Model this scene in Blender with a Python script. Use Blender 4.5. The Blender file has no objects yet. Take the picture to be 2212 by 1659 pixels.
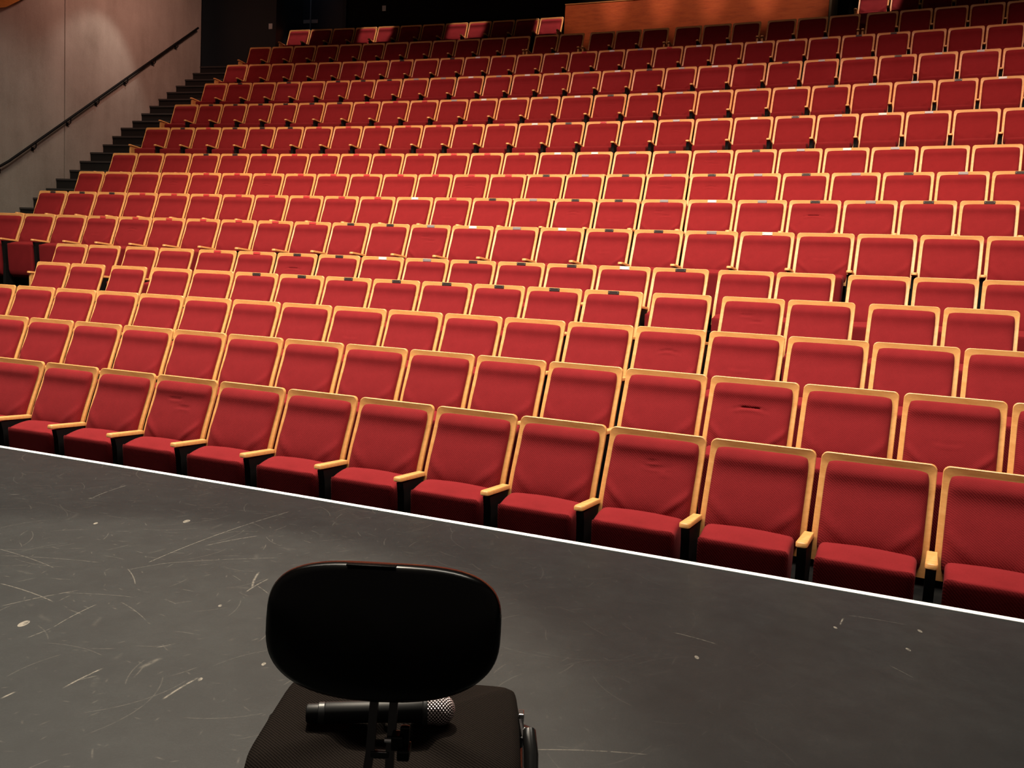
import bpy, bmesh, math, random
from mathutils import Vector, Matrix, noise

random.seed(4)
scn = bpy.context.scene
col = scn.collection
PI = math.pi

# ---------------------------------------------------------------- camera
PITCH, ROLL, CAM_H, FOCAL = 0.10057, -0.0551, 1.542, 1900.6
cam_data = bpy.data.cameras.new('camera')
cam_data.sensor_width = 36.0
cam_data.lens = FOCAL / 2212 * 36.0
cam_data.clip_start = 0.05
cam_data.clip_end = 200
cam = bpy.data.objects.new('camera', cam_data)
col.objects.link(cam)
r0 = Vector((1, 0, 0)); u0 = Vector((0, math.sin(PITCH), math.cos(PITCH)))
fw = Vector((0, math.cos(PITCH), -math.sin(PITCH)))
cr, sr = math.cos(ROLL), math.sin(ROLL)
rt = r0 * cr - u0 * sr
up = r0 * sr + u0 * cr
m = Matrix((rt, up, -fw)).transposed().to_4x4()
m.translation = Vector((0, 0, CAM_H))
cam.matrix_world = m
scn.camera = cam

# ---------------------------------------------------------------- world, exposure
scn.view_settings.view_transform = 'Standard'
scn.view_settings.look = 'None'
scn.view_settings.gamma = 1.0
scn.view_settings.use_curve_mapping = False
scn.view_settings.exposure = 0.0
w = bpy.data.worlds.new('world'); scn.world = w
w.use_nodes = True
w.node_tree.nodes['Background'].inputs[0].default_value = (1.0, 0.82, 0.7, 1)
w.node_tree.nodes['Background'].inputs[1].default_value = 0.07


def area(name, loc, target, size, size_y, power, color, spread=180):
    d = bpy.data.lights.new(name, 'AREA'); d.shape = 'RECTANGLE'
    d.size = size; d.size_y = size_y; d.energy = power; d.color = color
    d.spread = math.radians(spread)
    o = bpy.data.objects.new(name, d); col.objects.link(o)
    o.location = loc
    o.rotation_euler = (Vector(target) - Vector(loc)).to_track_quat('-Z', 'Y').to_euler()
    return o


def spot(name, loc, target, angle, blend, power, color, radius=0.08):
    d = bpy.data.lights.new(name, 'SPOT'); d.energy = power; d.color = color
    d.spot_size = math.radians(angle); d.spot_blend = blend; d.shadow_soft_size = radius
    o = bpy.data.objects.new(name, d); col.objects.link(o)
    o.location = loc
    o.rotation_euler = (Vector(target) - Vector(loc)).to_track_quat('-Z', 'Y').to_euler()
    return o


# house lights in the ceiling over the stalls (rows of fittings that follow the seat rows), and the stage wash
area('house_light', (-1.85, 5.0, 7.2), (-1.1, 7.0, 0.8), 11.0, 1.5, 930, (1.0, 0.91, 0.77), 120)
area('house_light', (-0.15, 9.03, 8.2), (0.9, 11.6, 2.4), 14.0, 1.2, 470, (1.0, 0.74, 0.54), 90)
area('house_light', (1.09, 11.98, 9.6), (2.38, 15.0, 4.0), 15.0, 1.0, 95, (1.0, 0.60, 0.50), 60)
spot('stage_light', (-1.2, 4.7, 7.2), (-1.65, 2.15, 0.38), 34, 0.30, 3100, (1.0, 0.85, 0.66), 0.12)
# aisle wash on the concrete wall, then fills added for wall and booth
spot('wall_wash_and_fill', (-6.75, 17.15, 7.45), (-8.15, 16.7, 3.4), 70, 0.45, 75, (1.0, 0.92, 0.80), 0.08)
spot('wall_wash_and_fill', (-6.3, 14.3, 6.2), (-8.6, 14.8, 3.0), 88, 0.9, 55, (1.0, 0.92, 0.80), 0.2)  # unseen fill added to brighten the lower left of the wall
area('wall_fill', (-3.0, 13.5, 10.5), (-8.0, 17.5, 6.8), 1.5, 1.5, 42, (1.0, 0.52, 0.40), 56)  # added reddish fill lifting the upper wall, no visible source
for a_ in (0.371, 0.383, 0.395, 0.407, 0.419):  # row of narrow spots added to brighten only the booth front
    spot('booth_fill', (-27.8406 + 76.3 * math.sin(a_), -56.4533 + 76.3 * math.cos(a_), 11.2), (-27.8406 + 79.95 * math.sin(a_), -56.4533 + 79.95 * math.cos(a_), 7.78), 20, 0.5, 330, (1.0, 0.64, 0.46), 0.05)
spot('door_light', (-5.1, 20.7, 9.6), (-5.15, 21.2, 7.6), 60, 0.8, 9, (0.6, 0.75, 1.0), 0.05)
# downlights over the circle: a few pools on the seats
for (x, y, zt, hw, p) in [(-5.22, 20.54, 7.13, 0.38, 1), (-3.37, 19.97, 7.13, 0.42, 1.3), (-1.34, 19.29, 7.13, 0.45, 1.3), (0.4, 18.66, 7.13, 0.35, 1.5), (6.05, 16.28, 7.13, 0.5, 1.3), (-6.08, 18.87, 5.9, 0.4, 0.5), (-2.99, 17.91, 5.9, 0.5, 0.15), (-6.18, 17.91, 5.29, 0.4, 0.2), (-4.36, 17.35, 5.29, 0.5, 0.35), (-2.57, 16.76, 5.29, 0.4, 0.15), (-0.78, 16.12, 5.29, 0.5, 0.3), (1.23, 15.34, 5.29, 0.5, 0.3), (2.98, 14.6, 5.29, 0.6, 0.3), (4.95, 13.71, 5.29, 0.5, 0.2), (6.17, 13.13, 5.29, 0.6, 0.3)]:
    lz = 11.4
    spot('downlight', (x + 0.25, y - 0.9, lz), (x, y, zt), 2 * math.degrees(math.atan(hw / (lz - zt))), 0.45, 900 * p, (1.0, 0.76, 0.66), 0.03)


# ---------------------------------------------------------------- materials
def mat(name, color, rough=0.5, metal=0.0, spec=0.5):
    mt = bpy.data.materials.new(name); mt.use_nodes = True
    b = mt.node_tree.nodes['Principled BSDF']
    b.inputs['Base Color'].default_value = (*color, 1)
    b.inputs['Roughness'].default_value = rough
    b.inputs['Metallic'].default_value = metal
    b.inputs['Specular IOR Level'].default_value = spec
    return mt


class NT:
    def __init__(s, mt):
        s.t = mt.node_tree; s.b = s.t.nodes['Principled BSDF']
    def n(s, kind, **kw):
        nd = s.t.nodes.new(kind)
        for k, v in kw.items():
            if k in nd.inputs: nd.inputs[k].default_value = v
            else: setattr(nd, k, v)
        return nd
    def l(s, a, b): s.t.links.new(a, b)
    def math(s, op, a, b=None, c=None, clamp=False):
        nd = s.t.nodes.new('ShaderNodeMath'); nd.operation = op; nd.use_clamp = clamp
        for i, v in enumerate((a, b, c)):
            if v is None: continue
            if isinstance(v, (int, float)): nd.inputs[i].default_value = v
            else: s.l(v, nd.inputs[i])
        return nd.outputs[0]
    def ramp(s, fac, stops):
        r = s.t.nodes.new('ShaderNodeValToRGB'); e = r.color_ramp.elements
        while len(e) < len(stops): e.new(0.5)
        for el, (p, c) in zip(e, stops):
            el.position = p; el.color = (*c, 1) if len(c) == 3 else c
        s.l(fac, r.inputs[0]); return r.outputs[0]
    def coords(s, scale=(1, 1, 1), which='Object'):
        tc = s.t.nodes.new('ShaderNodeTexCoord'); mp = s.t.nodes.new('ShaderNodeMapping')
        mp.inputs['Scale'].default_value = scale
        s.l(tc.outputs[which], mp.inputs['Vector']); return mp.outputs[0]
    def noise(s, vec, scale, detail=4, rough=0.5):
        nd = s.n('ShaderNodeTexNoise'); nd.inputs['Scale'].default_value = scale
        nd.inputs['Detail'].default_value = detail; nd.inputs['Roughness'].default_value = rough
        s.l(vec, nd.inputs['Vector']); return nd.outputs['Fac']
    def bump(s, h, strength, dist):
        b = s.n('ShaderNodeBump'); b.inputs['Strength'].default_value = strength
        b.inputs['Distance'].default_value = dist
        s.l(h, b.inputs['Height']); s.l(b.outputs[0], s.b.inputs['Normal'])


def fabric(name, c1, c2, sheen, wave=260):
    mt = mat(name, c1, 0.92, 0, 0.15); t = NT(mt)
    v = t.coords()
    f = t.noise(v, 9, 3); g = t.noise(v, 160, 2)
    mix = t.math('ADD', t.math('MULTIPLY', f, 0.6), t.math('MULTIPLY', g, 0.4))
    t.l(t.ramp(mix, [(0.3, c1), (0.7, c2)]), t.b.inputs['Base Color'])
    wv = t.n('ShaderNodeTexWave', bands_direction='DIAGONAL')
    wv.inputs['Scale'].default_value = wave / 6.0; wv.inputs['Distortion'].default_value = 0.4
    t.l(v, wv.inputs['Vector'])
    t.bump(t.math('ADD', wv.outputs['Fac'], g), 0.35, 0.0015)
    t.b.inputs['Sheen Weight'].default_value = sheen
    t.b.inputs['Sheen Roughness'].default_value = 0.4
    t.b.inputs['Sheen Tint'].default_value = (1.0, 0.35, 0.35, 1)
    return mt


def wood(name, c1, c2, c3, scale=(1.5, 14, 14), rough=0.38, which='Object'):
    mt = mat(name, c1, rough); t = NT(mt)
    v = t.coords(scale, which)
    n1 = t.noise(v, 3, 6, 0.65); n2 = t.noise(v, 18, 3, 0.6)
    f = t.math('ADD', t.math('MULTIPLY', n1, 0.75), t.math('MULTIPLY', n2, 0.25))
    t.l(t.ramp(f, [(0.3, c3), (0.5, c1), (0.7, c2)]), t.b.inputs['Base Color'])
    t.bump(n2, 0.08, 0.002)
    return mt


M = {}
M['fabric'] = fabric('red_fabric', (0.170, 0.0088, 0.0108), (0.215, 0.0118, 0.0146), 0.06)
M['wood'] = wood('beech_veneer', (0.74, 0.345, 0.110), (0.81, 0.41, 0.145), (0.64, 0.275, 0.075), (2.5, 12, 12))
M['black_metal'] = mat('black_metal', (0.008, 0.007, 0.007), 0.6, 0, 0.12)
M['bronze'] = mat('bronze_plate', (0.10, 0.075, 0.07), 0.35, 0.6)
M['red_plate'] = mat('red_plate', (0.62, 0.05, 0.05), 0.4)
M['silver'] = mat('silver_plate', (0.50, 0.44, 0.44), 0.35, 0.5)
M['white_plate'] = mat('white_plate', (0.92, 0.90, 0.86), 0.3)
M['screw'] = mat('screw', (0.7, 0.65, 0.6), 0.3, 0.8)
M['tier'] = mat('black_tier', (0.016, 0.014, 0.013), 0.95, 0, 0.02)
t = NT(M['tier']); v = t.coords((1, 1, 1)); f = t.noise(v, 7, 6)
t.l(t.ramp(f, [(0.35, (0.004, 0.004, 0.004)), (0.7, (0.010, 0.009, 0.0085))]), t.b.inputs['Base Color'])
M['stair'] = mat('stair_black', (0.016, 0.015, 0.014), 0.7, 0, 0.3)
M['nosing'] = mat('stair_nosing', (0.05, 0.045, 0.042), 0.6)
M['dark_wall'] = mat('dark_wall', (0.008, 0.007, 0.007), 0.8, 0, 0.2)
M['dark_panel'] = mat('dark_panel', (0.013, 0.016, 0.020), 0.5)
M['edge_grey'] = mat('edge_grey', (0.16, 0.17, 0.19), 0.5)
M['door'] = mat('door_blue_black', (0.016, 0.020, 0.030), 0.42)
M['white_line'] = mat('white_line', (0.95, 0.94, 0.90), 0.5)
M['switch'] = mat('switch_plastic', (0.75, 0.74, 0.72), 0.4)
M['chair_plastic'] = mat('black_plastic', (0.0012, 0.0012, 0.0012), 0.22, 0, 0.28)
M['chrome'] = mat('chrome', (0.75, 0.74, 0.74), 0.2, 1.0)
M['chair_metal'] = mat('black_lacquer', (0.008, 0.008, 0.008), 0.25)
M['mic_body'] = mat('mic_body', (0.004, 0.0045, 0.005), 0.5, 0, 0.25)
M['mic_ring'] = mat('mic_ring', (0.03, 0.032, 0.034), 0.4, 0.3)
M['booth'] = wood('booth_wood', (0.78, 0.15, 0.030), (0.86, 0.20, 0.045), (0.60, 0.10, 0.022), (1.2, 1.2, 7), 0.5)
M['beige'] = mat('beige_panel', (0.30, 0.25, 0.16), 0.6)
M['orange_wood'] = wood('orange_wood', (0.62, 0.27, 0.07), (0.70, 0.33, 0.09), (0.5, 0.2, 0.05), (3, 3, 12))

# black fabric with a woven twill for the stage chair
mt = mat('black_twill', (0.03, 0.022, 0.019), 1.0, 0, 0.03); t = NT(mt)
v = t.coords()
wv = t.n('ShaderNodeTexWave', bands_direction='DIAGONAL'); wv.inputs['Scale'].default_value = 95
wv.inputs['Distortion'].default_value = 0.6; t.l(v, wv.inputs['Vector'])
g = t.noise(v, 500, 2)
f = t.math('ADD', t.math('MULTIPLY', wv.outputs['Fac'], 0.6), t.math('MULTIPLY', g, 0.5))
t.l(t.ramp(f, [(0.2, (0.0030, 0.0023, 0.0020)), (0.8, (0.013, 0.0100, 0.0084))]), t.b.inputs['Base Color'])
t.bump(f, 0.5, 0.001)
M['twill'] = mt

# microphone mesh
mt = mat('mic_mesh', (0.62, 0.55, 0.55), 0.35, 0.7); t = NT(mt)
tc = t.n('ShaderNodeTexCoord'); sp = t.n('ShaderNodeSeparateXYZ'); t.l(tc.outputs['Object'], sp.inputs[0])
an = t.math('ARCTAN2', sp.outputs[2], sp.outputs[1])
ga = t.math('SINE', t.math('MULTIPLY', an, 22.0)); gb = t.math('SINE', t.math('MULTIPLY', sp.outputs[0], 1100.0))
dots = t.math('MULTIPLY', ga, gb)
t.l(t.ramp(t.math('ADD', t.math('MULTIPLY', dots, 0.5), 0.5), [(0.42, (0.05, 0.04, 0.04)), (0.58, (0.85, 0.74, 0.74))]), t.b.inputs['Base Color'])
t.bump(dots, 0.8, 0.0015)
M['mic_mesh'] = mt

# concrete wall: cast concrete, warm grey, with faint streaks
mt = mat('concrete', (0.30, 0.25, 0.21), 0.85, 0, 0.2); t = NT(mt)
v = t.coords((1, 1, 1)); vs = t.coords((1.2, 1.2, 0.22))
a = t.noise(v, 1.1, 8, 0.6); b2 = t.noise(vs, 2.2, 6, 0.6); c = t.noise(v, 40, 3, 0.6)
f = t.math('ADD', t.math('ADD', t.math('MULTIPLY', a, 0.5), t.math('MULTIPLY', b2, 0.35)), t.math('MULTIPLY', c, 0.15))
t.l(t.ramp(f, [(0.3, (0.25, 0.215, 0.18)), (0.5, (0.38, 0.335, 0.29)), (0.7, (0.47, 0.42, 0.37))]), t.b.inputs['Base Color'])
t.bump(c, 0.2, 0.01)
M['concrete'] = mt

# stage floor: painted boards, scuffed; scratches are wear marks with their own shapes
SCR = [(-1.438, 3.481, -1.101, 4.405, .0035, .55), (-1.209, 2.357, -1.16, 2.50, .004, 1.0), (-1.205, 2.40, -1.15, 2.45, .003, .5), (-0.916, 2.321, -0.868, 2.472, .005, .8),
       (-1.337, 2.276, -1.320, 2.326, .005, 1.0), (-1.849, 3.151, -1.571, 2.998, .004, .5), (-1.455, 2.776, -1.417, 2.999, .003, .55),
       (-1.455, 2.776, -1.49, 2.68, .003, .5), (-1.485, 3.394, -1.378, 3.220, .003, .5), (-2.555, 4.438, -2.504, 4.451, .008, .5),
       (-2.138, 4.466, -2.096, 4.778, .004, .7), (-2.15, 4.44, -2.125, 4.47, .012, .8), (-0.945, 3.250, -0.974, 3.442, .006, .6), (-0.955, 3.196, -0.915, 3.365, .004, .55),
       (-0.935, 3.279, -0.867, 3.195, .003, .4), (-1.350, 3.033, -1.194, 2.877, .003, .3), (-1.073, 2.658, -1.024, 2.702, .004, .45),
       (-1.058, 2.505, -1.025, 2.593, .012, .3), (0.616, 3.036, 0.760, 2.943, .005, .35), (1.279, 3.200, 1.320, 3.278, .004, 1.0),
       (1.347, 3.312, 1.549, 3.240, .003, .35), (1.312, 2.843, 1.354, 2.749, .003, .3), (0.069, 2.159, 0.404, 2.171, .003, .45),
       (-2.033, 3.466, -1.621, 3.448, .004, .25), (-1.483, 3.370, -1.350, 3.497, .003, .3), (-1.396, 3.470, -0.952, 3.635, .003, .35),
       (-1.719, 2.929, -1.544, 3.125, .004, .4), (-1.595, 3.091, -1.324, 3.086, .003, .3), (-2.2, 3.6, -1.75, 3.35, .003, .4), (-1.30, 3.75, -1.12, 3.95, .005, .35)]
DOTS = [(-1.561, 2.793, .014), (-1.521, 4.120, .014), (-0.711, 2.587, .006), (1.571, 3.183, .007), (1.443, 2.993, .007), (0.663, 2.821, .007), (1.25, 3.17, .006),
        (-0.86, 2.46, .006), (-1.0, 3.05, .006), (-1.9, 4.0, .008), (1.83, 2.75, .004), (1.87, 2.75, .004)]
DENTS = [(0.248, 2.608, 0.159, 2.344, .002), (0.248, 2.608, 0.589, 2.493, .0015)]
mt = mat('stage_floor_paint', (0.06, 0.055, 0.05), 0.5, 0, 0.35); t = NT(mt)
tc = t.n('ShaderNodeTexCoord'); pos = tc.outputs['Object']
sep = t.n('ShaderNodeSeparateXYZ'); t.l(pos, sep.inputs[0])
X, Y = sep.outputs[0], sep.outputs[1]


def segment(x1, y1, x2, y2, wd, amp, bend=True):
    """1 on a segment, 0 off it (anti-aliased by width)"""
    dx, dy = x2 - x1, y2 - y1; L = math.hypot(dx, dy); ux, uy = dx / L, dy / L
    px = t.math('SUBTRACT', X, x1); py = t.math('SUBTRACT', Y, y1)
    al = t.math('ADD', t.math('MULTIPLY', px, ux), t.math('MULTIPLY', py, uy))
    ac = t.math('SUBTRACT', t.math('MULTIPLY', px, uy), t.math('MULTIPLY', py, ux))
    if bend:
        q = t.math('MULTIPLY', al, t.math('SUBTRACT', L, al))
        ac = t.math('ADD', ac, t.math('MULTIPLY', q, 0.12 / max(L, .2)))
    k = t.math('SUBTRACT', 1.0, t.math('DIVIDE', t.math('ABSOLUTE', ac), wd), clamp=True)
    e = t.math('MULTIPLY', t.math('DIVIDE', al, 0.02, clamp=True), t.math('DIVIDE', t.math('SUBTRACT', L, al), 0.02, clamp=True))
    return t.math('MULTIPLY', t.math('MULTIPLY', k, e), amp)


marks = None
for s in SCR:
    k = segment(*s)
    marks = k if marks is None else t.math('MAXIMUM', marks, k)
for (x, y, r) in DOTS:
    dx = t.math('SUBTRACT', X, x); dy = t.math('SUBTRACT', Y, y)
    d = t.math('SQRT', t.math('ADD', t.math('MULTIPLY', dx, dx), t.math('MULTIPLY', t.math('MULTIPLY', dy, dy), 0.25)))
    marks = t.math('MAXIMUM', marks, t.math('MULTIPLY', t.math('LESS_THAN', d, r), 0.9))
brk = t.noise(pos, 60, 3, 0.7)
marks = t.math('MULTIPLY', marks, t.math('MULTIPLY', t.math('SUBTRACT', brk, 0.32, clamp=True), 4.5, clamp=True))
# fine random scuffs: stretched noise in three directions
def cell_scratches(scale, length, width, amp, seed, keep):
    mp = t.n('ShaderNodeMapping'); mp.inputs['Location'].default_value = (seed, seed * 1.7, 0); t.l(pos, mp.inputs['Vector'])
    vo = t.n('ShaderNodeTexVoronoi', voronoi_dimensions='2D'); vo.inputs['Scale'].default_value = scale
    t.l(mp.outputs[0], vo.inputs['Vector'])
    df = t.n('ShaderNodeVectorMath', operation='SUBTRACT'); t.l(mp.outputs[0], df.inputs[0]); t.l(vo.outputs['Position'], df.inputs[1])
    s1 = t.n('ShaderNodeSeparateXYZ'); t.l(df.outputs[0], s1.inputs[0])
    s2 = t.n('ShaderNodeSeparateColor'); t.l(vo.outputs['Color'], s2.inputs[0])
    a = t.math('MULTIPLY', s2.outputs[0], 6.2832); ca, sa = t.math('COSINE', a), t.math('SINE', a)
    u = t.math('ADD', t.math('MULTIPLY', s1.outputs[0], ca), t.math('MULTIPLY', s1.outputs[1], sa))
    v_ = t.math('SUBTRACT', t.math('MULTIPLY', s1.outputs[1], ca), t.math('MULTIPLY', s1.outputs[0], sa))
    v_ = t.math('ADD', v_, t.math('MULTIPLY', t.math('MULTIPLY', u, u), 1.5))
    ln = t.math('MULTIPLY', s2.outputs[1], length)
    k = t.math('SUBTRACT', 1.0, t.math('DIVIDE', t.math('ABSOLUTE', v_), width), clamp=True)
    e = t.math('MULTIPLY', t.math('SUBTRACT', ln, t.math('ABSOLUTE', u), clamp=True), 60.0, clamp=True)
    g_ = t.math('LESS_THAN', s2.outputs[2], keep)
    return t.math('MULTIPLY', t.math('MULTIPLY', t.math('MULTIPLY', k, e), g_), amp)


scuff = None
for args in ((2.2, 0.30, 0.0028, 0.8, 3.1, 0.9), (3.6, 0.16, 0.0030, 0.9, 11.7, 0.8), (7.0, 0.06, 0.0035, 1.0, 23.3, 0.7), (15.0, 0.02, 0.004, 1.1, 5.9, 0.6), (5.0, 0.07, 0.012, 0.35, 41.0, 0.5)):
    k = cell_scratches(*args)
    scuff = k if scuff is None else t.math('MAXIMUM', scuff, k)
scuff = t.math('MULTIPLY', scuff, t.math('MULTIPLY', t.math('SUBTRACT', brk, 0.30, clamp=True), 3.5, clamp=True))
big = t.noise(pos, 0.9, 6, 0.6); mid = t.noise(pos, 9, 6, 0.65); fine = t.noise(pos, 180, 3, 0.7)
f = t.math('ADD', t.math('ADD', t.math('MULTIPLY', big, 0.35), t.math('MULTIPLY', mid, 0.35)), t.math('MULTIPLY', fine, 0.3))
base = t.ramp(f, [(0.32, (0.0072, 0.0086, 0.0088)), (0.5, (0.0126, 0.0146, 0.0148)), (0.68, (0.0215, 0.0242, 0.0240))])
# scuffs are worn where people walk (left half of the stage)
wear = t.math('MULTIPLY', t.math('SUBTRACT', 1.3, X), 0.45, clamp=True)
mx = t.n('ShaderNodeMixRGB'); t.l(t.math('MULTIPLY', t.math('MULTIPLY', scuff, 0.55), wear), mx.inputs[0]); t.l(base, mx.inputs[1])
mx.inputs[2].default_value = (0.10, 0.092, 0.078, 1)
m2 = t.n('ShaderNodeMixRGB'); t.l(marks, m2.inputs[0]); t.l(mx.outputs[0], m2.inputs[1])
m2.inputs[2].default_value = (0.22, 0.20, 0.165, 1)
dent = None
for s in DENTS:
    k = segment(*s, 0.8, bend=False); dent = k if dent is None else t.math('MAXIMUM', dent, k)
m3 = t.n('ShaderNodeMixRGB'); t.l(dent, m3.inputs[0]); t.l(m2.outputs[0], m3.inputs[1]); m3.inputs[2].default_value = (0.015, 0.014, 0.012, 1)
t.l(m3.outputs[0], t.b.inputs['Base Color'])
t.bump(t.math('ADD', t.math('MULTIPLY', fine, 0.5), mid), 0.25, 0.002)
M['stage'] = mt


# ---------------------------------------------------------------- mesh helpers
def build(name, bm, mats, parent=None, smooth=False, loc=None):
    me = bpy.data.meshes.new(name)
    bm.normal_update(); bm.to_mesh(me); bm.free()
    for mm in (mats if isinstance(mats, (list, tuple)) else [mats]): me.materials.append(M[mm])
    if smooth:
        for p in me.polygons: p.use_smooth = True
    o = bpy.data.objects.new(name, me); col.objects.link(o)
    if parent: o.parent = parent
    if loc: o.location = loc
    return o


def smooth_by_angle(o, deg=40):
    me = o.data
    for p in me.polygons: p.use_smooth = True
    bm = bmesh.new(); bm.from_mesh(me)
    for e in bm.edges:
        if len(e.link_faces) == 2 and e.calc_face_angle() > math.radians(deg): e.smooth = False
    bm.to_mesh(me); bm.free()


def add_box(bm, x0, x1, y0, y1, z0, z1, bev=0.0, seg=2, mi=0):
    r = bmesh.ops.create_cube(bm, size=1)
    vs = r['verts']
    for v in vs:
        v.co = Vector(((x0 + x1) / 2 + v.co.x * (x1 - x0), (y0 + y1) / 2 + v.co.y * (y1 - y0), (z0 + z1) / 2 + v.co.z * (z1 - z0)))
    fs = set(f for v in vs for f in v.link_faces)
    for f in fs: f.material_index = mi
    if bev:
        es = set(e for v in vs for e in v.link_edges)
        rr = bmesh.ops.bevel(bm, geom=list(es), offset=bev, segments=seg, profile=0.6, affect='EDGES')
        for f in rr['faces']: f.material_index = mi
    return vs


def add_tube(bm, pts, rad, n=10, cap=True):
    pts = [Vector(p) for p in pts]; rings = []
    for i, p in enumerate(pts):
        d = (pts[min(i + 1, len(pts) - 1)] - pts[max(i - 1, 0)]).normalized()
        up_ = Vector((0, 0, 1)) if abs(d.z) < 0.95 else Vector((0, 1, 0))
        s = d.cross(up_).normalized(); u = s.cross(d)
        r = rad[i] if isinstance(rad, (list, tuple)) else rad
        rings.append([bm.verts.new(p + (s * math.cos(2 * PI * k / n) + u * math.sin(2 * PI * k / n)) * r) for k in range(n)])
    for a, b in zip(rings, rings[1:]):
        for k in range(n): bm.faces.new((a[k], a[(k + 1) % n], b[(k + 1) % n], b[k]))
    if cap:
        bm.faces.new(list(reversed(rings[0]))); bm.faces.new(rings[-1])


def extrude_poly(bm, pts, z0, z1, mi=0):
    """prism from (x, y) outline"""
    lo = [bm.verts.new((x, y, z0)) for x, y in pts]; hi = [bm.verts.new((x, y, z1)) for x, y in pts]
    n = len(pts); fs = [bm.faces.new(hi), bm.faces.new(list(reversed(lo)))]
    for i in range(n): fs.append(bm.faces.new((lo[i], lo[(i + 1) % n], hi[(i + 1) % n], hi[i])))
    for f in fs: f.material_index = mi
    bmesh.ops.recalc_face_normals(bm, faces=fs)


def structure(o): o['kind'] = 'structure'; return o
def tag(o, label, cat, group=None):
    o['label'] = label; o['category'] = cat
    if group: o['group'] = group
    return o


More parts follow.
